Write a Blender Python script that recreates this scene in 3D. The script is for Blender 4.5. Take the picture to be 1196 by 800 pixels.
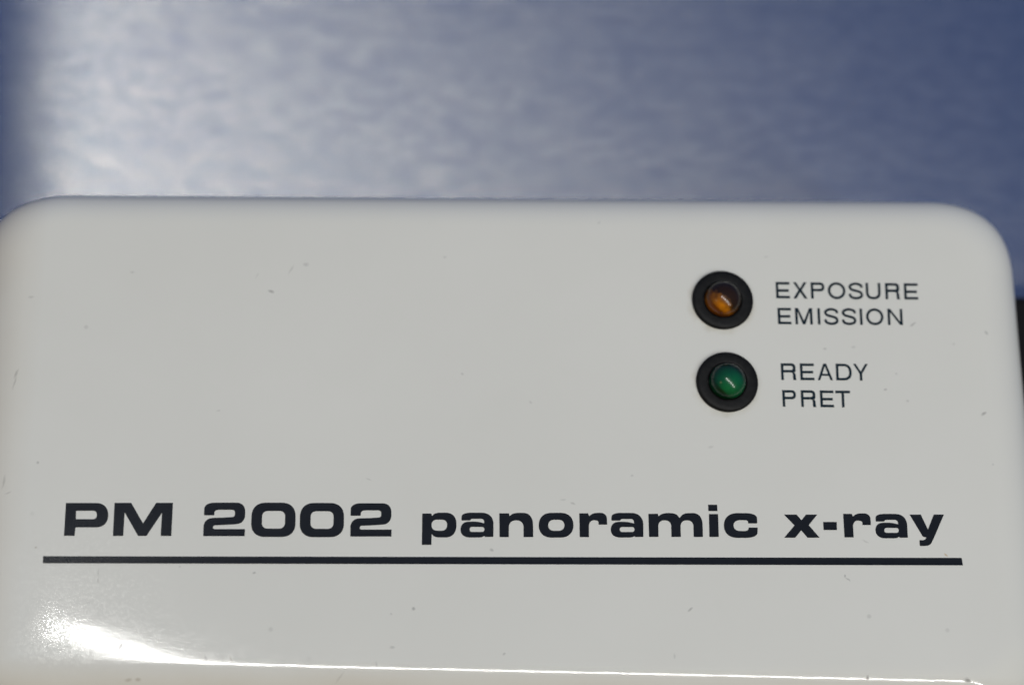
import bpy, bmesh, math
from mathutils import Matrix, Vector, geometry
R = math.radians
MM = 0.001
for o in list(bpy.data.objects):
    bpy.data.objects.remove(o)
scene = bpy.context.scene
COL = scene.collection

# ------------------------------------------------------------------ camera
cam_data = bpy.data.cameras.new('camera')
cam = bpy.data.objects.new('camera', cam_data)
COL.objects.link(cam)
scene.camera = cam
RM = Matrix(((0.99829578, -0.01318401, -0.05684813),
             (-0.00513078, 0.95054415, -0.31054709),
             (0.05813091, 0.31030953, 0.94885657)))
CAM_POS = Vector((-15.382, -84.030, 296.749)) * MM
cam.matrix_world = Matrix.Translation(CAM_POS) @ RM.to_4x4()
cam_data.sensor_width = 36
cam_data.lens = 2300 / 1196 * 36
cam_data.clip_start = 0.01
cam_data.clip_end = 20
cam_data.dof.use_dof = True
cam_data.dof.focus_distance = 0.2640
cam_data.dof.aperture_fstop = 8.6
cam_data.dof.aperture_blades = 7

# ------------------------------------------------------------------ world: a dim, bluish room, warmer behind the camera
world = bpy.data.worlds.new('World')
scene.world = world
world.use_nodes = True
wt = world.node_tree
wt.nodes.clear()
w_out = wt.nodes.new('ShaderNodeOutputWorld')
w_bg = wt.nodes.new('ShaderNodeBackground')
w_tc = wt.nodes.new('ShaderNodeTexCoord')
w_sep = wt.nodes.new('ShaderNodeSeparateXYZ')
w_map = wt.nodes.new('ShaderNodeMapRange')
w_mix = wt.nodes.new('ShaderNodeMix')
w_mix.data_type = 'RGBA'
w_map.inputs['From Min'].default_value = -0.75
w_map.inputs['From Max'].default_value = 0.0
w_mix.inputs['A'].default_value = (0.24, 0.175, 0.09, 1)
w_mix.inputs['B'].default_value = (0.17, 0.205, 0.37, 1)
wt.links.new(w_tc.outputs['Generated'], w_sep.inputs[0])
wt.links.new(w_sep.outputs['Y'], w_map.inputs['Value'])
wt.links.new(w_map.outputs[0], w_mix.inputs['Factor'])
wt.links.new(w_mix.outputs['Result'], w_bg.inputs['Color'])
wt.links.new(w_bg.outputs[0], w_out.inputs[0])
w_bg.inputs['Strength'].default_value = 0.6

# ------------------------------------------------------------------ lamps: the fluorescent tube overhead, one small warm lamp
def lamp(name, data, loc):
    o = bpy.data.objects.new(name, data)
    COL.objects.link(o)
    o.location = loc
    return o

T0 = Vector((-0.324, 0.200, 1.5))
T1 = Vector((1.600, -1.720, 1.5))
tube_len = (T1 - T0).length
tube = bpy.data.lights.new('fluorescent_tube', 'AREA')
tube.shape = 'RECTANGLE'
tube.size = tube_len
tube.size_y = 0.020
tube.energy = 22.0
tube.color = (1.0, 0.985, 0.94)
tb = lamp('fluorescent_tube', tube, (T0 + T1) / 2)
tb.rotation_euler = (0, 0, math.atan2(T1.y - T0.y, T1.x - T0.x))
spot = bpy.data.lights.new('warm_lamp', 'POINT')
spot.shadow_soft_size = 0.030
spot.energy = 4.0
spot.color = (1.0, 0.72, 0.40)
lamp('warm_lamp', spot, (-1.45, -0.48, 1.5))

# ------------------------------------------------------------------ render and exposure
scene.view_settings.view_transform = 'Standard'
scene.view_settings.look = 'None'
scene.view_settings.exposure = 0.0
scene.view_settings.gamma = 1.0
scene.view_settings.use_curve_mapping = False
scene.render.engine = 'CYCLES'
scene.cycles.use_denoising = True
scene.cycles.max_bounces = 8
scene.cycles.sample_clamp_indirect = 4.0

# ------------------------------------------------------------------ material helpers
class NT:
    def __init__(self, name):
        self.m = bpy.data.materials.new(name)
        self.m.use_nodes = True
        self.t = self.m.node_tree
        self.t.nodes.clear()
        self.out = self.t.nodes.new('ShaderNodeOutputMaterial')
    def n(self, kind, **kw):
        nd = self.t.nodes.new('ShaderNode' + kind)
        for k, v in kw.items():
            if hasattr(nd, k) and k not in nd.inputs:
                setattr(nd, k, v)
            else:
                nd.inputs[k].default_value = v
        return nd
    def l(self, a, b):
        self.t.links.new(a, b)
    def math(self, op, a, b=None, clamp=False):
        nd = self.t.nodes.new('ShaderNodeMath')
        nd.operation = op
        nd.use_clamp = clamp
        for i, v in enumerate((a, b)):
            if v is None:
                continue
            if hasattr(v, 'links'):
                self.l(v, nd.inputs[i])
            else:
                nd.inputs[i].default_value = v
        return nd.outputs[0]
    def coords(self, scale, rot=0.0):
        tc = self.n('TexCoord')
        mp = self.n('Mapping')
        self.l(tc.outputs['Object'], mp.inputs['Vector'])
        mp.inputs['Scale'].default_value = scale
        mp.inputs['Rotation'].default_value = (0, 0, rot)
        return mp.outputs[0]
    def noise(self, vec, scale, detail=3.0, rough=0.55):
        nd = self.n('TexNoise')
        nd.inputs['Scale'].default_value = scale
        nd.inputs['Detail'].default_value = detail
        nd.inputs['Roughness'].default_value = rough
        self.l(vec, nd.inputs['Vector'])
        return nd.outputs['Fac']
    def ramp(self, fac, a, b, lo=0.0, hi=1.0):
        nd = self.n('MapRange')
        self.l(fac, nd.inputs['Value'])
        nd.inputs['From Min'].default_value = a
        nd.inputs['From Max'].default_value = b
        nd.inputs['To Min'].default_value = lo
        nd.inputs['To Max'].default_value = hi
        return nd.outputs[0]
    def mix(self, fac, a, b):
        nd = self.n('Mix', data_type='RGBA')
        for key, v in (('Factor', fac), ('A', a), ('B', b)):
            if hasattr(v, 'links'):
                self.l(v, nd.inputs[key])
            else:
                nd.inputs[key].default_value = v
        return nd.outputs['Result']

# ------------------------------------------------------------------ printed shapes, corner points in millimetres on the top face (x, y, corner radius)
TOP = 40.0
LAMPS = [(29.38, 6.52), (29.55, -5.38)]
MODEL_TEXT = [
 [[(-59.12,-23.09,0.04),(-53.57,-23.04,1.62),(-53.43,-26.34,1.62),(-57.67,-26.37,0.03),(-57.71,-27.50,0.03),(-59.10,-27.51,0.03)],[(-57.73,-24.14,0.04),(-55.02,-24.11,0.49),(-54.97,-25.24,0.49),(-57.68,-25.26,0.04)]],
 [[(-52.77,-23.02,0.04),(-50.58,-23.00,0.04),(-48.89,-25.76,0.04),(-47.32,-22.97,0.04),(-45.11,-22.95,0.04),(-45.11,-27.42,0.04),(-46.50,-27.43,0.04),(-46.48,-24.31,0.04),(-48.35,-27.44,0.06),(-49.45,-27.45,0.06),(-51.37,-24.30,0.04),(-51.39,-27.47,0.04),(-52.73,-27.48,0.04)]],
 [[(-40.96,-24.60,0.06),(-40.96,-22.89,1.38),(-35.57,-22.84,1.21),(-35.53,-25.68,1.21),(-37.81,-25.86,0.40),(-39.70,-25.96,0.26),(-39.72,-26.45,0.26),(-35.49,-26.42,0.04),(-35.50,-27.37,0.04),(-40.94,-27.41,0.04),(-40.97,-24.97,1.29),(-38.39,-24.89,0.32),(-36.91,-24.77,0.28),(-36.89,-23.83,0.40),(-39.57,-23.85,0.61),(-39.63,-24.59,0.06)]],
 [[(-34.71,-22.84,1.82),(-28.92,-22.78,1.82),(-28.85,-27.43,1.82),(-34.70,-27.47,1.82)],[(-33.31,-23.96,0.77),(-30.26,-23.93,0.77),(-30.27,-26.31,0.77),(-33.29,-26.33,0.77)]],
 [[(-28.31,-22.82,1.82),(-22.52,-22.77,1.82),(-22.45,-27.41,1.82),(-28.30,-27.45,1.82)],[(-26.90,-23.94,0.77),(-23.86,-23.91,0.77),(-23.86,-26.29,0.77),(-26.88,-26.31,0.77)]],
 [[(-21.62,-24.51,0.06),(-21.62,-22.80,1.38),(-16.23,-22.75,1.21),(-16.19,-25.58,1.21),(-18.47,-25.77,0.40),(-20.36,-25.86,0.26),(-20.38,-26.36,0.26),(-16.15,-26.32,0.04),(-16.16,-27.27,0.04),(-21.60,-27.32,0.04),(-21.63,-24.87,1.29),(-19.06,-24.80,0.32),(-17.57,-24.68,0.28),(-17.55,-23.74,0.40),(-20.23,-23.76,0.61),(-20.29,-24.49,0.06)]],
 [[(-12.10,-24.11,0.05),(-10.88,-24.10,0.04),(-10.82,-24.44,0.03),(-10.32,-23.99,0.59),(-7.52,-23.97,1.57),(-7.57,-27.33,1.57),(-10.39,-27.35,0.59),(-10.83,-26.89,0.03),(-10.85,-28.36,0.05),(-12.12,-28.37,0.05)],[(-10.86,-24.95,0.74),(-8.77,-24.93,0.74),(-8.80,-26.42,0.74),(-10.84,-26.44,0.74)]],
 [[(-2.63,-27.22,0.04),(-2.57,-23.92,1.62),(-6.84,-23.96,1.23),(-6.88,-25.02,0.08),(-5.71,-25.01,0.08),(-5.59,-24.79,0.18),(-3.91,-24.77,0.39),(-3.82,-25.38,0.04),(-4.83,-25.14,0.59),(-7.00,-25.21,1.08),(-6.98,-27.33,1.23),(-4.16,-27.31,0.39),(-3.83,-27.09,0.04),(-3.76,-27.23,0.03)],[(-5.78,-25.88,0.33),(-3.80,-25.89,0.33),(-3.82,-26.55,0.33),(-5.78,-26.56,0.33)]],
 [[(-1.82,-24.00,0.04),(-0.53,-23.99,0.04),(-0.45,-24.36,0.03),(0.13,-23.92,0.62),(2.68,-23.90,1.72),(2.69,-27.20,0.04),(1.40,-27.21,0.04),(1.42,-24.94,0.96),(-0.55,-24.95,0.96),(-0.56,-27.23,0.04),(-1.80,-27.24,0.04)]],
 [[(3.46,-23.89,1.72),(8.12,-23.85,1.72),(8.07,-27.23,1.72),(3.42,-27.27,1.72)],[(4.72,-24.84,0.80),(6.89,-24.82,0.80),(6.87,-26.31,0.80),(4.71,-26.33,0.80)]],
 [[(8.90,-23.91,0.04),(10.09,-23.90,0.04),(10.22,-24.27,0.03),(10.82,-23.83,0.62),(12.60,-23.81,1.51),(12.62,-25.43,0.04),(11.46,-25.44,0.04),(11.47,-24.84,0.58),(10.17,-24.85,0.90),(10.15,-27.15,0.04),(8.91,-27.16,0.04)]],
 [[(17.45,-27.07,0.04),(17.51,-23.78,1.62),(13.25,-23.82,1.23),(13.20,-24.88,0.08),(14.38,-24.87,0.08),(14.49,-24.65,0.18),(16.17,-24.63,0.39),(16.27,-25.24,0.04),(15.25,-25.00,0.59),(13.08,-25.07,1.08),(13.10,-27.19,1.23),(15.92,-27.16,0.39),(16.26,-26.95,0.04),(16.32,-27.08,0.03)],[(14.30,-25.74,0.33),(16.29,-25.74,0.33),(16.27,-26.40,0.33),(14.30,-26.42,0.33)]],
 [[(18.20,-23.91,0.05),(19.49,-23.88,0.05),(19.54,-24.21,0.04),(20.21,-23.78,0.64),(21.91,-23.77,0.73),(22.39,-24.44,0.04),(22.99,-23.76,0.73),(25.49,-23.74,1.55),(25.47,-27.01,0.05),(24.22,-27.02,0.05),(24.24,-24.75,0.82),(22.51,-24.77,0.82),(22.49,-27.03,0.05),(21.22,-27.04,0.05),(21.24,-24.78,0.82),(19.50,-24.79,0.82),(19.49,-27.05,0.05),(18.21,-27.06,0.05)]],
 [[(26.39,-23.86,0.04),(27.63,-23.85,0.04),(27.61,-26.99,0.04),(26.33,-27.00,0.04)]],
 [[(26.33,-22.58,0.04),(27.55,-22.57,0.04),(27.57,-23.45,0.04),(26.33,-23.46,0.04)]],
 [[(32.93,-25.66,0.05),(32.80,-27.08,1.55),(28.31,-27.11,1.82),(28.40,-23.72,1.82),(32.90,-23.68,1.55),(32.89,-25.10,0.05),(31.65,-25.11,0.05),(31.65,-24.67,0.40),(29.66,-24.69,0.91),(29.67,-26.16,0.91),(31.59,-26.14,0.40),(31.70,-25.67,0.05)]],
 [[(36.56,-23.85),(38.29,-23.83),(38.92,-24.61),(39.57,-23.82),(41.11,-23.81),(39.87,-25.28),(41.28,-26.99),(39.61,-27.00),(38.81,-26.00),(37.94,-27.02),(36.45,-27.03),(37.93,-25.33)]],
 [[(41.85,-24.82),(43.70,-24.80),(43.67,-25.92),(41.85,-25.93)]],
 [[(44.64,-23.68,0.04),(45.82,-23.67,0.04),(45.95,-24.04,0.03),(46.55,-23.59,0.62),(48.33,-23.58,1.51),(48.35,-25.20,0.04),(47.19,-25.21,0.04),(47.20,-24.60,0.58),(45.90,-24.62,0.90),(45.89,-26.91,0.04),(44.64,-26.92,0.04)]],
 [[(53.27,-26.90,0.04),(53.34,-23.61,1.62),(49.07,-23.65,1.23),(49.03,-24.71,0.08),(50.20,-24.70,0.08),(50.32,-24.47,0.18),(52.00,-24.46,0.39),(52.09,-25.06,0.04),(51.08,-24.83,0.59),(48.91,-24.90,1.08),(48.93,-27.01,1.23),(51.75,-26.99,0.39),(52.08,-26.78,0.04),(52.15,-26.91,0.03)],[(50.13,-25.57,0.33),(52.11,-25.57,0.33),(52.09,-26.23,0.33),(50.13,-26.25,0.33)]],
 [[(53.72,-23.70),(55.27,-23.69),(56.10,-25.74),(57.04,-23.67),(58.44,-23.66),(56.64,-27.29,0.96),(56.17,-28.01,0.67),(54.82,-28.02,0.15),(54.82,-27.21,0.10),(55.54,-27.21,0.19),(55.83,-26.84,0.15),(55.34,-26.75,0.10)]],
]
UNDERLINE = [
 [[(-61.62,-30.24,0.05),(60.42,-29.60,0.05),(60.52,-30.62,0.05),(-61.59,-31.18,0.05)]],
]
CAPTION_EXPOSURE = [
 [[(36.99,9.41),(38.94,9.42),(38.94,9.03),(37.35,9.02),(37.35,8.34),(38.80,8.35),(38.80,7.96),(37.35,7.95),(37.35,7.36),(38.94,7.37),(38.94,6.99),(36.99,6.98)]],
 [[(39.43,9.42),(39.87,9.42),(40.41,8.50),(40.95,9.43),(41.39,9.43),(40.64,8.26),(41.40,7.00),(40.97,7.00),(40.40,7.94),(39.84,6.99),(39.40,6.99),(40.17,8.26)]],
 [[(41.93,9.43),(43.86,9.44,0.62),(43.85,8.11,0.62),(42.29,8.10),(42.28,7.01),(41.92,7.01)],[(42.29,9.05),(43.49,9.05,0.26),(43.49,8.49,0.26),(42.29,8.48)]],
 [[(46.82,8.24),(46.79,8.00),(46.72,7.76),(46.60,7.54),(46.44,7.35),(46.25,7.19),(46.03,7.07),(45.80,7.00),(45.56,6.97),(45.31,7.00),(45.08,7.07),(44.86,7.18),(44.68,7.34),(44.52,7.53),(44.41,7.75),(44.34,7.98),(44.32,8.23),(44.34,8.48),(44.42,8.72),(44.53,8.94),(44.69,9.13),(44.88,9.29),(45.10,9.41),(45.33,9.48),(45.58,9.50),(45.82,9.48),(46.06,9.41),(46.27,9.29),(46.46,9.14),(46.61,8.95),(46.73,8.73),(46.80,8.49)],[(46.45,8.24),(46.43,8.07),(46.38,7.90),(46.30,7.75),(46.19,7.62),(46.05,7.51),(45.90,7.43),(45.73,7.37),(45.56,7.36),(45.39,7.37),(45.22,7.42),(45.07,7.50),(44.94,7.61),(44.83,7.74),(44.75,7.90),(44.70,8.06),(44.68,8.23),(44.70,8.40),(44.75,8.57),(44.84,8.72),(44.95,8.86),(45.08,8.97),(45.24,9.05),(45.40,9.10),(45.58,9.12),(45.75,9.10),(45.91,9.05),(46.07,8.97),(46.20,8.86),(46.31,8.73),(46.39,8.58),(46.44,8.41)]],
 [[(49.32,8.78),(49.29,8.91),(49.26,9.10),(49.11,9.29),(48.87,9.41),(48.58,9.49),(48.29,9.52),(48.01,9.48),(47.75,9.39),(47.53,9.28),(47.38,9.13),(47.29,8.95),(47.28,8.75),(47.34,8.56),(47.47,8.40),(47.63,8.27),(47.82,8.19),(48.03,8.14),(48.23,8.09),(48.45,8.03),(48.66,7.97),(48.81,7.90),(48.88,7.83),(48.92,7.74),(48.93,7.67),(48.92,7.61),(48.89,7.56),(48.83,7.50),(48.68,7.44),(48.47,7.38),(48.27,7.36),(48.05,7.38),(47.83,7.44),(47.68,7.51),(47.64,7.57),(47.61,7.70),(47.57,7.86),(47.22,7.76),(47.26,7.60),(47.31,7.40),(47.46,7.20),(47.70,7.08),(47.98,7.00),(48.26,6.97),(48.53,7.00),(48.79,7.07),(49.01,7.17),(49.17,7.31),(49.27,7.49),(49.30,7.68),(49.26,7.87),(49.17,8.06),(49.01,8.22),(48.79,8.33),(48.55,8.40),(48.32,8.46),(48.12,8.52),(47.94,8.56),(47.81,8.61),(47.72,8.68),(47.66,8.76),(47.64,8.82),(47.64,8.85),(47.66,8.90),(47.73,8.96),(47.88,9.04),(48.08,9.11),(48.29,9.14),(48.50,9.11),(48.74,9.04),(48.89,8.97),(48.92,8.93),(48.93,8.84),(48.96,8.70)]],
 [[(49.72,9.47),(50.09,9.47),(50.06,7.41,0.63),(51.42,7.42,0.63),(51.45,9.48),(51.82,9.48),(51.78,7.04,0.99),(49.69,7.03,0.99)]],
 [[(52.49,9.49),(54.49,9.50,0.59),(54.46,8.24,0.40),(54.18,8.19,0.08),(54.43,8.02,0.30),(54.44,7.30,0.10),(54.52,7.08),(54.07,7.08),(54.03,7.35,0.15),(54.04,8.16,0.25),(52.84,8.15),(52.82,7.07),(52.45,7.07)],[(52.85,9.10),(54.08,9.11,0.24),(54.07,8.54,0.24),(52.84,8.54)]],
 [[(55.16,9.50),(57.13,9.51),(57.12,9.12),(55.52,9.12),(55.51,8.44),(56.97,8.44),(56.96,8.06),(55.50,8.05),(55.49,7.47),(57.09,7.48),(57.08,7.10),(55.11,7.09)]],
]
CAPTION_EMISSION = [
 [[(37.06,5.58),(38.96,5.59),(38.96,5.21),(37.43,5.20),(37.43,4.52),(38.82,4.53),(38.82,4.15),(37.43,4.14),(37.43,3.56),(38.95,3.56),(38.95,3.18),(37.06,3.18)]],
 [[(39.52,5.60),(39.96,5.60),(40.73,3.73),(41.52,5.61),(41.96,5.61),(41.95,3.20),(41.58,3.20),(41.59,5.08),(40.91,3.20),(40.55,3.20),(39.88,5.07),(39.88,3.19),(39.52,3.19)]],
 [[(42.68,5.61),(43.04,5.62),(43.03,3.21),(42.66,3.21)]],
 [[(45.62,4.94),(45.59,5.08),(45.56,5.26),(45.41,5.45),(45.17,5.57),(44.89,5.65),(44.60,5.68),(44.33,5.64),(44.07,5.56),(43.86,5.44),(43.70,5.30),(43.62,5.11),(43.61,4.91),(43.68,4.73),(43.80,4.57),(43.96,4.45),(44.15,4.36),(44.35,4.31),(44.55,4.26),(44.76,4.20),(44.97,4.14),(45.11,4.07),(45.18,4.00),(45.22,3.92),(45.23,3.84),(45.23,3.79),(45.20,3.73),(45.14,3.68),(44.99,3.61),(44.79,3.55),(44.59,3.53),(44.38,3.56),(44.16,3.62),(44.02,3.68),(43.97,3.75),(43.95,3.87),(43.91,4.04),(43.56,3.94),(43.59,3.78),(43.65,3.58),(43.79,3.38),(44.03,3.26),(44.31,3.18),(44.58,3.15),(44.85,3.18),(45.11,3.25),(45.32,3.35),(45.48,3.49),(45.57,3.67),(45.60,3.86),(45.57,4.05),(45.48,4.23),(45.32,4.39),(45.10,4.50),(44.86,4.57),(44.64,4.63),(44.44,4.68),(44.26,4.73),(44.14,4.78),(44.05,4.85),(43.99,4.93),(43.97,4.98),(43.97,5.02),(43.99,5.07),(44.06,5.13),(44.20,5.20),(44.40,5.27),(44.60,5.30),(44.81,5.28),(45.04,5.21),(45.20,5.14),(45.22,5.10),(45.23,5.01),(45.26,4.87)]],
 [[(48.13,4.96),(48.11,5.09),(48.07,5.27),(47.93,5.46),(47.69,5.58),(47.40,5.66),(47.11,5.70),(46.83,5.66),(46.57,5.57),(46.35,5.46),(46.20,5.31),(46.11,5.13),(46.10,4.93),(46.17,4.74),(46.29,4.59),(46.45,4.46),(46.65,4.38),(46.85,4.33),(47.05,4.28),(47.27,4.22),(47.48,4.16),(47.62,4.09),(47.69,4.02),(47.73,3.93),(47.75,3.86),(47.74,3.81),(47.71,3.75),(47.65,3.69),(47.50,3.63),(47.29,3.57),(47.09,3.55),(46.87,3.57),(46.65,3.63),(46.51,3.70),(46.46,3.77),(46.44,3.89),(46.40,4.05),(46.05,3.96),(46.08,3.79),(46.13,3.60),(46.28,3.40),(46.53,3.27),(46.80,3.20),(47.08,3.17),(47.35,3.20),(47.61,3.27),(47.83,3.37),(47.99,3.51),(48.08,3.69),(48.11,3.87),(48.08,4.06),(47.99,4.25),(47.83,4.41),(47.61,4.51),(47.37,4.59),(47.14,4.65),(46.94,4.70),(46.76,4.74),(46.63,4.80),(46.55,4.87),(46.48,4.95),(46.46,5.00),(46.46,5.03),(46.49,5.08),(46.55,5.14),(46.70,5.22),(46.91,5.29),(47.11,5.32),(47.32,5.29),(47.56,5.22),(47.71,5.15),(47.74,5.11),(47.75,5.02),(47.77,4.89)]],
 [[(48.64,5.65),(49.00,5.65),(48.97,3.25),(48.61,3.25)]],
 [[(51.97,4.47),(51.94,4.22),(51.87,3.99),(51.75,3.77),(51.59,3.58),(51.40,3.43),(51.19,3.31),(50.96,3.24),(50.71,3.21),(50.47,3.24),(50.24,3.31),(50.03,3.42),(49.85,3.57),(49.70,3.76),(49.59,3.98),(49.52,4.21),(49.50,4.46),(49.53,4.70),(49.60,4.94),(49.72,5.15),(49.87,5.34),(50.06,5.50),(50.28,5.62),(50.51,5.69),(50.75,5.72),(50.99,5.69),(51.22,5.62),(51.44,5.51),(51.62,5.35),(51.77,5.16),(51.88,4.95),(51.95,4.71)],[(51.60,4.47),(51.58,4.30),(51.53,4.13),(51.45,3.98),(51.34,3.85),(51.20,3.74),(51.05,3.66),(50.89,3.61),(50.72,3.59),(50.55,3.61),(50.39,3.66),(50.24,3.74),(50.11,3.84),(50.00,3.98),(49.93,4.13),(49.88,4.29),(49.86,4.46),(49.88,4.63),(49.93,4.79),(50.02,4.94),(50.13,5.08),(50.26,5.18),(50.41,5.27),(50.58,5.32),(50.75,5.33),(50.92,5.32),(51.08,5.27),(51.23,5.19),(51.36,5.08),(51.46,4.95),(51.54,4.80),(51.59,4.64)]],
 [[(52.58,5.67),(52.97,5.68),(54.29,3.79),(54.33,5.68),(54.69,5.68),(54.65,3.29),(54.26,3.29),(52.94,5.17),(52.91,3.28),(52.54,3.28)]],
]
CAPTION_READY = [
 [[(37.14,-2.50),(39.19,-2.49,0.61),(39.19,-3.75,0.40),(38.91,-3.80,0.08),(39.16,-3.96,0.30),(39.18,-4.70,0.10),(39.26,-4.91),(38.82,-4.91),(38.77,-4.65,0.15),(38.78,-3.83,0.25),(37.49,-3.83),(37.49,-4.92),(37.13,-4.92)],[(37.50,-2.87),(38.80,-2.87,0.25),(38.80,-3.46,0.25),(37.50,-3.46)]],
 [[(39.80,-2.49),(41.76,-2.48),(41.76,-2.86),(40.16,-2.86),(40.16,-3.55),(41.61,-3.55),(41.61,-3.92),(40.16,-3.93),(40.15,-4.53),(41.75,-4.53),(41.74,-4.90),(39.79,-4.91)]],
 [[(43.08,-2.47),(43.49,-2.47),(44.33,-4.89),(43.99,-4.89),(43.76,-4.24),(42.78,-4.24),(42.54,-4.89),(42.20,-4.90)],[(43.28,-2.87),(43.66,-3.95),(42.89,-3.95)]],
 [[(44.81,-2.46),(47.00,-2.46,1.10),(46.97,-4.88,1.10),(44.79,-4.88)],[(45.17,-2.84),(46.64,-2.83,0.75),(46.62,-4.51,0.75),(45.15,-4.51)]],
 [[(47.26,-2.45),(47.63,-2.45),(48.27,-3.57),(48.95,-2.45),(49.32,-2.45),(48.45,-3.88),(48.44,-4.87),(48.08,-4.87),(48.09,-3.88)]],
]
CAPTION_PRET = [
 [[(37.15,-6.36),(39.05,-6.35,0.63),(39.04,-7.67,0.63),(37.51,-7.68),(37.51,-8.75),(37.15,-8.75)],[(37.51,-6.73),(38.69,-6.72,0.28),(38.69,-7.30,0.28),(37.51,-7.31)]],
 [[(39.73,-6.35),(41.75,-6.35,0.61),(41.75,-7.60,0.40),(41.47,-7.65,0.08),(41.72,-7.80,0.30),(41.74,-8.54,0.10),(41.82,-8.75),(41.38,-8.75),(41.33,-8.49,0.15),(41.34,-7.68,0.25),(40.08,-7.68),(40.08,-8.75),(39.72,-8.75)],[(40.09,-6.72),(41.37,-6.72,0.25),(41.36,-7.30,0.25),(40.09,-7.31)]],
 [[(42.39,-6.35),(44.29,-6.35),(44.28,-6.72),(42.74,-6.72),(42.74,-7.41),(44.14,-7.40),(44.14,-7.77),(42.74,-7.78),(42.73,-8.38),(44.27,-8.38),(44.27,-8.75),(42.37,-8.75)]],
 [[(44.54,-6.35),(46.59,-6.34),(46.59,-6.71),(45.74,-6.72),(45.72,-8.74),(45.36,-8.75),(45.38,-6.72),(44.54,-6.72)]],
]
MARKS = [
 (46.70,-45.63,0.24,0.37,0,0.80,0),
 (60.06,-45.92,0.66,0.37,0,0.70,0),
 (-22.57,-45.82,1.03,0.13,55,0.30,0),
 (-17.83,-44.14,0.18,0.44,0,0.40,0),
 (-50.90,-42.05,0.18,0.59,-20,0.45,0),
 (-39.95,-43.45,0.15,0.59,15,0.40,0),
 (-36.65,-43.54,0.15,0.59,30,0.45,1),
 (-33.15,6.85,0.44,0.22,-20,0.50,0),
 (-52.15,9.42,0.37,0.22,0,0.20,0),
 (-65.71,5.60,0.44,0.22,10,0.22,0),
 (-66.89,-5.29,0.74,0.19,70,0.40,0),
 (-28.53,10.94,0.44,0.29,0,0.25,0),
 (-30.51,10.15,0.88,0.18,65,0.20,0),
 (-35.18,9.20,0.59,0.15,60,0.12,0),
 (66.45,2.43,0.37,0.22,-30,0.40,0),
 (65.13,-9.40,0.47,0.22,30,0.55,0),
 (56.10,3.42,0.62,0.19,35,0.45,0),
 (43.44,-0.33,0.26,0.26,0,0.30,0),
 (47.49,0.03,0.32,0.24,20,0.22,0),
 (51.61,-6.08,0.24,0.18,0,0.40,0),
 (53.25,-3.85,0.22,0.18,0,0.28,0),
 (54.55,-7.68,0.22,0.26,0,0.25,0),
 (-13.13,-36.88,0.26,0.21,0,0.60,0),
 (23.41,-36.79,0.44,0.16,40,0.50,0),
 (44.42,-32.12,0.24,0.12,80,0.50,0),
 (44.74,-32.58,0.51,0.12,-35,0.40,0),
 (-16.04,-37.52,0.22,0.15,0,0.30,0),
 (-15.80,-41.90,0.37,0.19,10,0.40,0),
 (-1.23,-42.79,0.24,0.18,0,0.45,0),
 (21.17,-42.97,0.18,0.37,0,0.25,0),
 (-54.34,-32.43,0.16,0.59,0,0.35,0),
 (-54.31,-33.45,0.13,0.37,5,0.50,0),
 (-34.10,-32.27,0.26,0.18,0,0.50,0),
 (-48.54,-46.21,0.44,0.26,10,0.55,1),
 (-49.74,-46.20,0.47,0.24,10,0.50,1),
 (-67.03,-6.50,0.15,1.18,-12,0.30,0),
 (-67.49,-20.24,0.18,1.03,-10,0.30,0),
 (-66.71,-21.74,0.51,0.13,20,0.25,0),
 (-63.19,-17.62,0.21,0.18,0,0.40,0),
 (-62.62,-29.07,0.19,0.16,0,0.50,1),
 (58.33,-29.23,0.34,0.16,-45,0.75,2),
 (-2.85,-28.93,0.29,0.24,0,0.45,0),
 (8.05,-22.53,0.38,0.18,-25,0.30,0),
 (6.79,-22.02,0.44,0.15,10,0.20,0),
 (26.60,3.42,0.26,0.19,0,0.50,2),
 (47.48,-27.44,0.59,0.15,-30,0.22,0),
 (65.80,-16.57,0.19,0.19,0,0.20,0),
 (-43.81,-31.56,0.22,0.18,0,0.25,0),
 (-55.30,-36.27,0.29,0.15,20,0.30,0),
 (26.96,-14.56,0.44,0.18,20,0.18,0),
 (2.52,-8.55,0.29,0.19,-40,0.20,0),
 (-39.66,-10.25,0.35,0.15,15,0.20,0),
 (-9.24,12.40,0.24,0.19,0,0.22,0),
 (12.39,17.90,0.29,0.18,30,0.20,0),
 (-19.37,-19.55,0.44,0.13,-20,0.20,0),
 (16.11,-18.62,0.26,0.18,0,0.25,0),
 (35.86,13.15,0.35,0.15,10,0.20,0),
 (-6.81,-4.64,0.22,0.22,0,0.25,0),
 (61.64,0.60,0.24,0.21,0,0.20,0),
]

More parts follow.
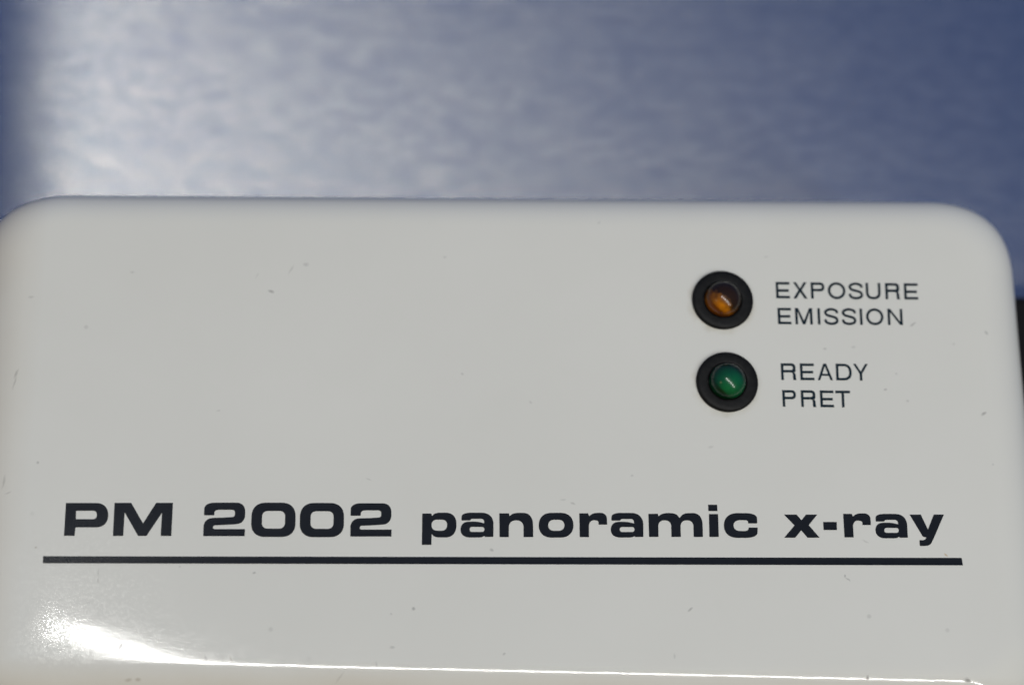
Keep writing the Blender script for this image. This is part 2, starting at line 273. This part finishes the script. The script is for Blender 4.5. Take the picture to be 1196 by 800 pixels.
def white_plastic():
    """glossy cream moulded plastic with fine dust and individual scuff marks"""
    k = NT('cream_plastic')
    b = k.n('BsdfPrincipled')
    k.l(b.outputs[0], k.out.inputs[0])
    v = k.coords((1, 1, 1))
    tone = k.noise(v, 16, 5, .6)
    base = k.mix(k.ramp(tone, 0.3, 0.7), (0.738, 0.750, 0.684, 1), (0.780, 0.792, 0.728, 1))
    # distorted millimetre coordinates for the marks
    wob = k.n('TexNoise', Scale=900.0, Detail=2.0)
    k.l(v, wob.inputs['Vector'])
    sub = k.n('VectorMath', operation='SUBTRACT')
    k.l(wob.outputs['Color'], sub.inputs[0]); sub.inputs[1].default_value = (.5, .5, .5)
    scl = k.n('VectorMath', operation='SCALE')
    k.l(sub.outputs[0], scl.inputs[0]); scl.inputs['Scale'].default_value = 0.45
    mm = k.n('VectorMath', operation='SCALE')
    k.l(v, mm.inputs[0]); mm.inputs['Scale'].default_value = 1000.0
    pos = k.n('VectorMath', operation='ADD')
    k.l(mm.outputs[0], pos.inputs[0]); k.l(scl.outputs[0], pos.inputs[1])
    flat = k.n('VectorMath', operation='MULTIPLY')
    k.l(pos.outputs[0], flat.inputs[0]); flat.inputs[1].default_value = (1, 1, 0)
    masks = {0: None, 1: None, 2: None}
    for (x, y, a, c, ang, st, kind) in MARKS:
        mp = k.n('Mapping', vector_type='TEXTURE')
        k.l(flat.outputs[0], mp.inputs['Vector'])
        mp.inputs['Location'].default_value = (x, y, 0)
        mp.inputs['Rotation'].default_value = (0, 0, R(ang))
        mp.inputs['Scale'].default_value = (a, c, 1)
        ln = k.n('VectorMath', operation='LENGTH')
        k.l(mp.outputs[0], ln.inputs[0])
        mk = k.ramp(ln.outputs['Value'], 1.15, 0.3, 0.0, st * 0.85)
        masks[kind] = mk if masks[kind] is None else k.math('MAXIMUM', masks[kind], mk)
    # fine dust specks
    vo = k.n('TexVoronoi', feature='F1', Scale=190.0)
    k.l(v, vo.inputs['Vector'])
    near = k.ramp(vo.outputs['Distance'], 0.075, 0.03)
    sp = k.n('SeparateColor'); k.l(vo.outputs['Color'], sp.inputs[0])
    pick = k.ramp(sp.outputs['Red'], 0.92, 0.99, 0.0, 0.18)
    dust = k.math('MULTIPLY', near, pick)
    dark = k.math('MAXIMUM', masks[0], dust)
    base = k.mix(dark, base, (0.10, 0.10, 0.095, 1))
    base = k.mix(masks[1], base, (0.17, 0.12, 0.05, 1))
    base = k.mix(masks[2], base, (0.50, 0.33, 0.10, 1))
    # yellowed grime round the indicator holes
    for (x, y) in LAMPS:
        ds = k.n('VectorMath', operation='DISTANCE')
        k.l(flat.outputs[0], ds.inputs[0]); ds.inputs[1].default_value = (x - .15, y - .2, 0)
        g = k.ramp(ds.outputs['Value'], 5.1, 4.1, 0.0, 0.35)
        base = k.mix(k.math('MULTIPLY', g, k.ramp(k.noise(v, 500, 3), .35, .65)), base, (0.42, 0.36, 0.22, 1))
    # warm, dimmer room reflection painted into the colour along front edge and left side
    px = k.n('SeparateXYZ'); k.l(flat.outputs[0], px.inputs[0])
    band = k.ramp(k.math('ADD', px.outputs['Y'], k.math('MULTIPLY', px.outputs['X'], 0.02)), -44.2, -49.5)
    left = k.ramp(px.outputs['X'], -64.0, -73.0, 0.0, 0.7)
    warm_tint = k.math('MULTIPLY', k.math('MAXIMUM', band, left), k.ramp(k.noise(v, 60, 3), .3, .7, .45, .8))
    base = k.mix(warm_tint, base, (0.54, 0.47, 0.34, 1))
    k.l(base, b.inputs['Base Color'])
    b.inputs['IOR'].default_value = 1.34
    rgh = k.ramp(k.noise(k.coords((1, 1, 1)), 700, 5, .7), 0.40, 0.68, 0.04, 0.10)
    # fine rubbed haze that breaks up reflections, worst at the left front corner
    px2 = k.n('SeparateXYZ'); k.l(flat.outputs[0], px2.inputs[0])
    grain = k.ramp(k.noise(k.coords((1, 1, 1)), 2600, 3, .7), .46, .64, 0.0, 0.26)
    where = k.ramp(px2.outputs['X'], -30.0, -60.0, 0.12, 1.0)
    rgh = k.math('MAXIMUM', rgh, k.math('MULTIPLY', grain, where))
    grime = k.math('MAXIMUM', masks[0], masks[1])
    k.l(k.math('MAXIMUM', rgh, k.math('MULTIPLY', grime, .9)), b.inputs['Roughness'])
    # orange-peel, plus hair scratches that break the highlight
    geo = k.n('NewGeometry'); nz = k.n('SeparateXYZ'); k.l(geo.outputs['Normal'], nz.inputs[0])
    up = k.ramp(nz.outputs['Z'], 0.75, 0.95)
    n1 = k.noise(v, 120, 2)
    bp1 = k.n('Bump', Strength=0.06, Distance=0.0002)
    k.l(n1, bp1.inputs['Height'])
    n2 = k.noise(k.coords((330, 1700, 1), R(-50)), 1.0, 4, .65)
    bp2 = k.n('Bump', Strength=0.16, Distance=0.00002)
    k.l(n2, bp2.inputs['Height']); k.l(bp1.outputs[0], bp2.inputs['Normal'])
    n3 = k.noise(v, 2200, 3, .6)
    bp3 = k.n('Bump', Strength=0.06, Distance=0.00002)
    k.l(n3, bp3.inputs['Height']); k.l(bp2.outputs[0], bp3.inputs['Normal'])
    for bpn in (bp1, bp2, bp3):
        k.l(k.math('MULTIPLY', up, bpn.inputs['Strength'].default_value), bpn.inputs['Strength'])
    k.l(bp3.outputs[0], b.inputs['Normal'])
    return k.m

def ink_material(name, c1, c2):
    k = NT(name)
    b = k.n('BsdfPrincipled'); k.l(b.outputs[0], k.out.inputs[0])
    v = k.coords((1, 1, 1))
    c = k.mix(k.ramp(k.noise(v, 400, 4), .3, .7), c1, c2)
    wear = k.ramp(k.noise(v, 1500, 3), .73, .80, 0, .35)
    c = k.mix(wear, c, (0.12, 0.12, 0.11, 1))
    k.l(c, b.inputs['Base Color'])
    b.inputs['Roughness'].default_value = 0.10
    return k.m

def table_material():
    """brushed stainless steel, dulled and patchy"""
    k = NT('brushed_steel')
    v = k.coords((1, 1, 1))
    big = k.noise(k.coords((1, 1.7, 1)), 70, 5, .65)
    fine = k.noise(k.coords((1, 2.4, 1)), 240, 5, .7)
    wisp = k.noise(k.coords((1, 4, 1), R(12)), 170, 4, .7)
    pat = k.math('ADD', k.math('MULTIPLY', big, .22), k.math('ADD', k.math('MULTIPLY', fine, .44), k.math('MULTIPLY', wisp, .34)))
    g = k.n('BsdfAnisotropic', distribution='BECKMANN')
    g.inputs['Anisotropy'].default_value = 0.80
    tan = k.n('CombineXYZ', X=1.0)
    k.l(tan.outputs[0], g.inputs['Tangent'])
    g.inputs['Roughness'].default_value = 0.226
    k.l(k.mix(k.ramp(pat, .41, .59), (0.295, 0.31, 0.335, 1), (0.485, 0.478, 0.44, 1)), g.inputs['Color'])
    d = k.n('BsdfDiffuse')
    d.inputs['Color'].default_value = (0.072, 0.158, 0.41, 1)
    mx = k.n('MixShader', Fac=0.7)
    k.l(d.outputs[0], mx.inputs[1]); k.l(g.outputs[0], mx.inputs[2])
    sc = k.noise(k.coords((60, 4200, 1)), 1.0, 3, .6)
    bp1 = k.n('Bump', Strength=0.12, Distance=0.00003)
    k.l(sc, bp1.inputs['Height'])
    w = k.noise(k.coords((.15, 1, 1)), 60, 2)
    bp2 = k.n('Bump', Strength=0.05, Distance=0.0004)
    k.l(w, bp2.inputs['Height']); k.l(bp1.outputs[0], bp2.inputs['Normal'])
    k.l(bp2.outputs[0], g.inputs['Normal'])
    k.l(mx.outputs[0], k.out.inputs[0])
    return k.m

def rubber_material():
    k = NT('black_rubber')
    b = k.n('BsdfPrincipled'); k.l(b.outputs[0], k.out.inputs[0])
    v = k.coords((1, 1, 1))
    c = k.mix(k.ramp(k.noise(v, 1200, 3), .45, .75), (0.005, 0.0055, 0.0055, 1), (0.011, 0.0115, 0.011, 1))
    vo = k.n('TexVoronoi', Scale=1100.0); k.l(v, vo.inputs['Vector'])
    sp = k.n('SeparateColor'); k.l(vo.outputs['Color'], sp.inputs[0])
    lint = k.math('MULTIPLY', k.ramp(vo.outputs['Distance'], .22, .08), k.ramp(sp.outputs['Green'], .86, .97, 0, .4))
    c = k.mix(lint, c, (0.3, 0.3, 0.28, 1))
    k.l(c, b.inputs['Base Color'])
    b.inputs['Roughness'].default_value = 0.5
    b.inputs['Specular IOR Level'].default_value = 0.18
    bp = k.n('Bump', Strength=0.3, Distance=0.00004)
    k.l(k.noise(v, 1800, 3), bp.inputs['Height']); k.l(bp.outputs[0], b.inputs['Normal'])
    return k.m

def clear_lens(name, tint):
    """tinted epoxy: lets light through, with a glossy skin"""
    k = NT(name)
    tr = k.n('BsdfTransparent'); tr.inputs['Color'].default_value = tint
    gl = k.n('BsdfGlossy', Roughness=0.19)
    fr = k.n('Fresnel', IOR=1.54)
    mx = k.n('MixShader')
    k.l(fr.outputs[0], mx.inputs['Fac']); k.l(tr.outputs[0], mx.inputs[1]); k.l(gl.outputs[0], mx.inputs[2])
    k.l(mx.outputs[0], k.out.inputs[0])
    bp = k.n('Bump', Strength=0.03, Distance=0.00003)
    k.l(k.noise(k.coords((1, 1, 1)), 700, 2), bp.inputs['Height']); k.l(bp.outputs[0], gl.inputs['Normal'])
    return k.m

def core_material(name, dark, bright, ang, edge):
    """body seen through the lens: transmitted glow and shaded side painted into its colour"""
    k = NT(name)
    b = k.n('BsdfPrincipled'); k.l(b.outputs[0], k.out.inputs[0])
    tc = k.n('TexCoord')
    mp = k.n('Mapping'); k.l(tc.outputs['Object'], mp.inputs['Vector'])
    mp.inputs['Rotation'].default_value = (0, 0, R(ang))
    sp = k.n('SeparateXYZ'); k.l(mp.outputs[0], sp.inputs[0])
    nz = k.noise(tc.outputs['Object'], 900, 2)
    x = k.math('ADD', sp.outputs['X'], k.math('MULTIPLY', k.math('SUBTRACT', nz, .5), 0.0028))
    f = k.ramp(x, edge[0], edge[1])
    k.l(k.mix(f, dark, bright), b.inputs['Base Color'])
    b.inputs['Roughness'].default_value = 0.8
    b.inputs['Specular IOR Level'].default_value = 0.1
    b.inputs['Subsurface Weight'].default_value = 0.25
    b.inputs['Subsurface Radius'].default_value = (0.001, 0.001, 0.001)
    b.inputs['Subsurface Scale'].default_value = 0.6
    return k.m

def black_plastic():
    k = NT('black_plastic')
    b = k.n('BsdfPrincipled'); k.l(b.outputs[0], k.out.inputs[0])
    c = k.mix(k.noise(k.coords((1, 1, 1)), 300, 3), (0.003, 0.003, 0.004, 1), (0.007, 0.007, 0.008, 1))
    k.l(c, b.inputs['Base Color']); b.inputs['Roughness'].default_value = 0.6; b.inputs['Specular IOR Level'].default_value = 0.15
    return k.m

# ------------------------------------------------------------------ mesh helpers (all dimensions in millimetres)
def link(name, verts, faces, mat, parent=None, smooth=True, loc=(0, 0, 0)):
    me = bpy.data.meshes.new(name)
    me.from_pydata([tuple(c * MM for c in v) for v in verts], [], faces)
    me.validate()
    bm = bmesh.new(); bm.from_mesh(me)
    bmesh.ops.recalc_face_normals(bm, faces=bm.faces)
    bm.to_mesh(me); bm.free()
    if smooth:
        for p in me.polygons:
            p.use_smooth = True
    me.materials.append(mat)
    o = bpy.data.objects.new(name, me)
    COL.objects.link(o)
    o.location = tuple(c * MM for c in loc)
    if parent:
        o.parent = parent
    return o

def ring_outline(x0, x1, y0, y1, r, seg=20, e=2.15):
    """rounded rectangle, slightly squarer than a circle at the corners"""
    pts = []
    for (cx, cy, a0) in ((x1 - r, y1 - r, 0), (x0 + r, y1 - r, 90), (x0 + r, y0 + r, 180), (x1 - r, y0 + r, 270)):
        for i in range(seg + 1):
            a = R(a0 + 90 * i / seg)
            c, s = math.cos(a), math.sin(a)
            pts.append((cx + r * math.copysign(abs(c) ** (2 / e), c), cy + r * math.copysign(abs(s) ** (2 / e), s)))
    return pts

def bridge(rings, close_top=True, close_bottom=True):
    n = len(rings[0]); verts = [v for r_ in rings for v in r_]; faces = []
    for j in range(len(rings) - 1):
        for i in range(n):
            k2 = (i + 1) % n
            faces.append((j * n + i, j * n + k2, (j + 1) * n + k2, (j + 1) * n + i))
    if close_top: faces.append(tuple(range(n)))
    if close_bottom: faces.append(tuple(range((len(rings) - 1) * n, len(rings) * n)))
    return verts, faces

def lathe(profile, seg=64, cap_last=False, cap_first=False):
    rings = [[(r_ * math.cos(2 * math.pi * i / seg), r_ * math.sin(2 * math.pi * i / seg), z) for i in range(seg)] for r_, z in profile]
    return bridge(rings, cap_first, cap_last)

def rounded_loop(lp, kap=0.62):
    """corner points (x, y, radius) to a polyline with curved corners"""
    n = len(lp); out = []
    for i in range(n):
        p = Vector(lp[i][:2]); r_ = lp[i][2] if len(lp[i]) > 2 else 0
        if r_ < 0.012:
            out.append(p); continue
        a = Vector(lp[i - 1][:2]) - p; b = Vector(lp[(i + 1) % n][:2]) - p
        ra = min(r_, a.length * .5 if (len(lp[i - 1]) > 2) else a.length * .98)
        rb = min(r_, b.length * .5 if (len(lp[(i + 1) % n]) > 2) else b.length * .98)
        A = p + a.normalized() * ra; B = p + b.normalized() * rb
        C1 = A + (p - A) * kap; C2 = B + (p - B) * kap
        seg = 2 if r_ < .08 else (5 if r_ < .5 else 12)
        for s in range(seg + 1):
            t = s / seg
            q = A * (1 - t) ** 3 + C1 * 3 * t * (1 - t) ** 2 + C2 * 3 * t * t * (1 - t) + B * t ** 3
            if not out or (q - out[-1]).length > 1e-4:
                out.append(q)
    if (out[0] - out[-1]).length < 1e-4: out.pop()
    return out

def printing(name, glyphs, mat, parent, label=None, z=TOP + 0.03):
    verts, faces = [], []
    for g in glyphs:
        loops = [rounded_loop(lp) for lp in g]
        polys = [[Vector((p.x, p.y, 0)) for p in lp] for lp in loops]
        base = len(verts)
        flat = [p for lp in polys for p in lp]
        tris = geometry.tessellate_polygon(polys)
        verts += [(p.x, p.y, z) for p in flat]
        faces += [tuple(base + i for i in t) for t in tris]
    me = bpy.data.meshes.new(name)
    me.from_pydata([tuple(c * MM for c in v) for v in verts], [], faces)
    me.validate()
    bm = bmesh.new(); bm.from_mesh(me)
    for f in bm.faces:
        f.normal_update()
        if f.normal.z < 0: f.normal_flip()
    bm.to_mesh(me); bm.free()
    me.materials.append(mat)
    o = bpy.data.objects.new(name, me); COL.objects.link(o); o.parent = parent
    if label: o['label'] = label
    return o

# ------------------------------------------------------------------ materials
M_WHITE = white_plastic(); M_INK = ink_material('black_print', (0.0095, 0.0115, 0.0125, 1), (0.0125, 0.0150, 0.0160, 1)); M_INK_THIN = ink_material('blue_black_print', (0.010, 0.022, 0.028, 1), (0.013, 0.026, 0.032, 1)); M_TABLE = table_material()
M_RUBBER = rubber_material(); M_BLACK = black_plastic()

# ------------------------------------------------------------------ the setting: the steel table
tv, tf = bridge([ring_outline(-700, 800, -450, 650, 12, 6, 2) and [(x, y, z) for x, y in ring_outline(-700 + i_, 800 - i_, -450 + i_, 650 - i_, 12, 6, 2)]
                 for z, i_ in ((0, 1.2), (-0.4, 0.3), (-1.2, 0), (-30, 0))])
table = link('tabletop', tv, tf, M_TABLE, smooth=False)
table.rotation_euler = (0, R(0.35), 0)
table['kind'] = 'structure'
table['label'] = 'worn blue-grey brushed steel tabletop under the white unit'

# ------------------------------------------------------------------ the white unit
unit = bpy.data.objects.new('x_ray_indicator_unit', None)
COL.objects.link(unit)
unit.empty_display_size = 0.02
unit['label'] = 'cream white glossy plastic unit with rounded edges, two indicator lamps and black lettering'
unit['category'] = 'control unit'

X0, X1, Y0, Y1 = -74.3, 73.2, -52.1, 23.2
RC, RF = 12.8, 8.0
prof = []
prof.append((RF + 7.5, TOP))
SL, DR = 0.030, 6.5                      # the flat top eases over a few millimetres before it rounds off
for i in range(11):
    s = DR * i / 10
    prof.append((RF + DR - s, TOP - SL * s * s / (2 * DR)))
NF = 30
zc = TOP - SL * DR / 2 - RF * math.cos(SL)
sx = RF * math.sin(SL)
for i in range(1, NF + 1):
    a = SL + (math.pi / 2 - SL) * i / NF
    prof.append(((RF - RF * math.sin(a)) * RF / (RF - sx), zc + RF * math.cos(a)))
prof += [(0, TOP - 12), (0, 15.2), (0.25, 14.95), (0.25, 14.55), (0, 14.3), (0, 6), (0.15, 3.5), (1.0, 1.5), (3.0, 1.2)]
rings = []
def back_edge(y):                        # the far edge is rounded more tightly than the front
    d = Y1 - y
    return Y1 - d * (0.60 + 0.40 * min(d / 17, 1.0))
for inset, z in prof:
    rings.append([(x, back_edge(y) + (y - Y0) / (Y1 - Y0) * (0.75 + 0.0105 * x - 0.00008 * x * x), z) for x, y in ring_outline(X0 + inset, X1 - inset, Y0 + inset, Y1 - inset, max(RC - inset * (1 if inset <= RF else .6 + .4 * RF / inset), 1.2), 24)])
hv, hf = bridge(rings)
housing = link('housing', hv, hf, M_WHITE, unit)
for p in housing.data.polygons:
    if len(p.vertices) > 4: p.use_smooth = False
for fx, fy in ((X0 + 14, Y0 + 14), (X1 - 14, Y0 + 14), (X0 + 14, Y1 - 14), (X1 - 14, Y1 - 14)):
    fv, ff = lathe([(5.0, 1.4), (5.2, 0.9), (5.0, 0.25), (4.6, 0.01)], 32, True, True)
    link('foot', fv, ff, M_RUBBER, unit, loc=(fx, fy, 0))

printing('model_lettering', MODEL_TEXT, M_INK, unit, 'bold wide black lettering PM 2002 panoramic x-ray')
printing('underline', UNDERLINE, M_INK, unit, 'long black line printed under the bold lettering')
printing('caption_lettering', CAPTION_EXPOSURE, M_INK_THIN, unit, 'thin dark lettering EXPOSURE beside the amber lamp')
printing('caption_lettering', CAPTION_EMISSION, M_INK_THIN, unit, 'thin dark lettering EMISSION beside the amber lamp')
printing('caption_lettering', CAPTION_READY, M_INK_THIN, unit, 'thin dark lettering READY beside the green lamp')
printing('caption_lettering', CAPTION_PRET, M_INK_THIN, unit, 'thin dark lettering PRET beside the green lamp')

RING = [(4.24, 0.0), (4.29, 0.2), (4.26, 0.42), (4.14, 0.58), (3.95, 0.66), (3.5, 0.70), (3.0, 0.70), (2.76, 0.69), (2.65, 0.64), (2.61, 0.5), (2.61, -0.6)]
def indicator(loc, ring_label, lens_label, lens_mat, core_mat):
    v, f = lathe(RING, 72)
    bez = link('indicator_bezel', v, f, M_RUBBER, unit, loc=(loc[0], loc[1], TOP))
    bez['label'] = ring_label
    dome = [(2.6, -0.6), (2.6, 0.6)]
    for i in range(1, 16):
        a = math.pi / 2 * i / 16
        dome.append((2.6 * math.cos(a), 0.6 + 2.3 * math.sin(a)))
    dome.append((0.02, 2.9))
    v, f = lathe(dome, 64, True)
    ln = link('indicator_lens', v, f, lens_mat, bez); ln['label'] = lens_label
    core = [(2.57, -0.58), (2.57, 0.58)]
    for i in range(1, 12):
        a = math.pi / 2 * i / 12
        core.append((2.57 * math.cos(a), 0.58 + 1.9 * math.sin(a)))
    core.append((0.02, 2.48))
    v, f = lathe(core, 48, True)
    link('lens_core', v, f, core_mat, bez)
    return bez
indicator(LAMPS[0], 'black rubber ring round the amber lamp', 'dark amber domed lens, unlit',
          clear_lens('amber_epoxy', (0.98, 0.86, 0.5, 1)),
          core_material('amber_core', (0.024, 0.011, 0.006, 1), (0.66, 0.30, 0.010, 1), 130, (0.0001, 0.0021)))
indicator(LAMPS[1], 'black rubber ring round the green lamp', 'green domed lens, unlit',
          clear_lens('green_epoxy', (0.5, 0.98, 0.75, 1)),
          core_material('green_core', (0.0, 0.080, 0.074, 1), (0.002, 0.155, 0.078, 1), 95, (-0.0015, 0.0018)))

# ------------------------------------------------------------------ the black plastic block beside it
blk = bpy.data.objects.new('plastic_block', None)
COL.objects.link(blk)
blk.location = (92 * MM, 0, 0); blk.empty_display_size = 0.01
blk['label'] = 'black plastic block on the table at the right side of the cream unit'
blk['category'] = 'plastic block'
rings = [[(x, y, z) for x, y in ring_outline(-16 + i_, 20 - i_, -24 + i_, 17.3 - i_, 2.5, 8, 2)]
         for i_, z in ((1.2, 14.0), (0.5, 13.8), (0.1, 13.2), (0, 12.4), (0, 7.4), (0.3, 7.2), (0.3, 6.9), (0, 6.7), (0, .8), (.5, .02))]
v, f = bridge(rings)
link('block_body', v, f, M_BLACK, blk, smooth=False)
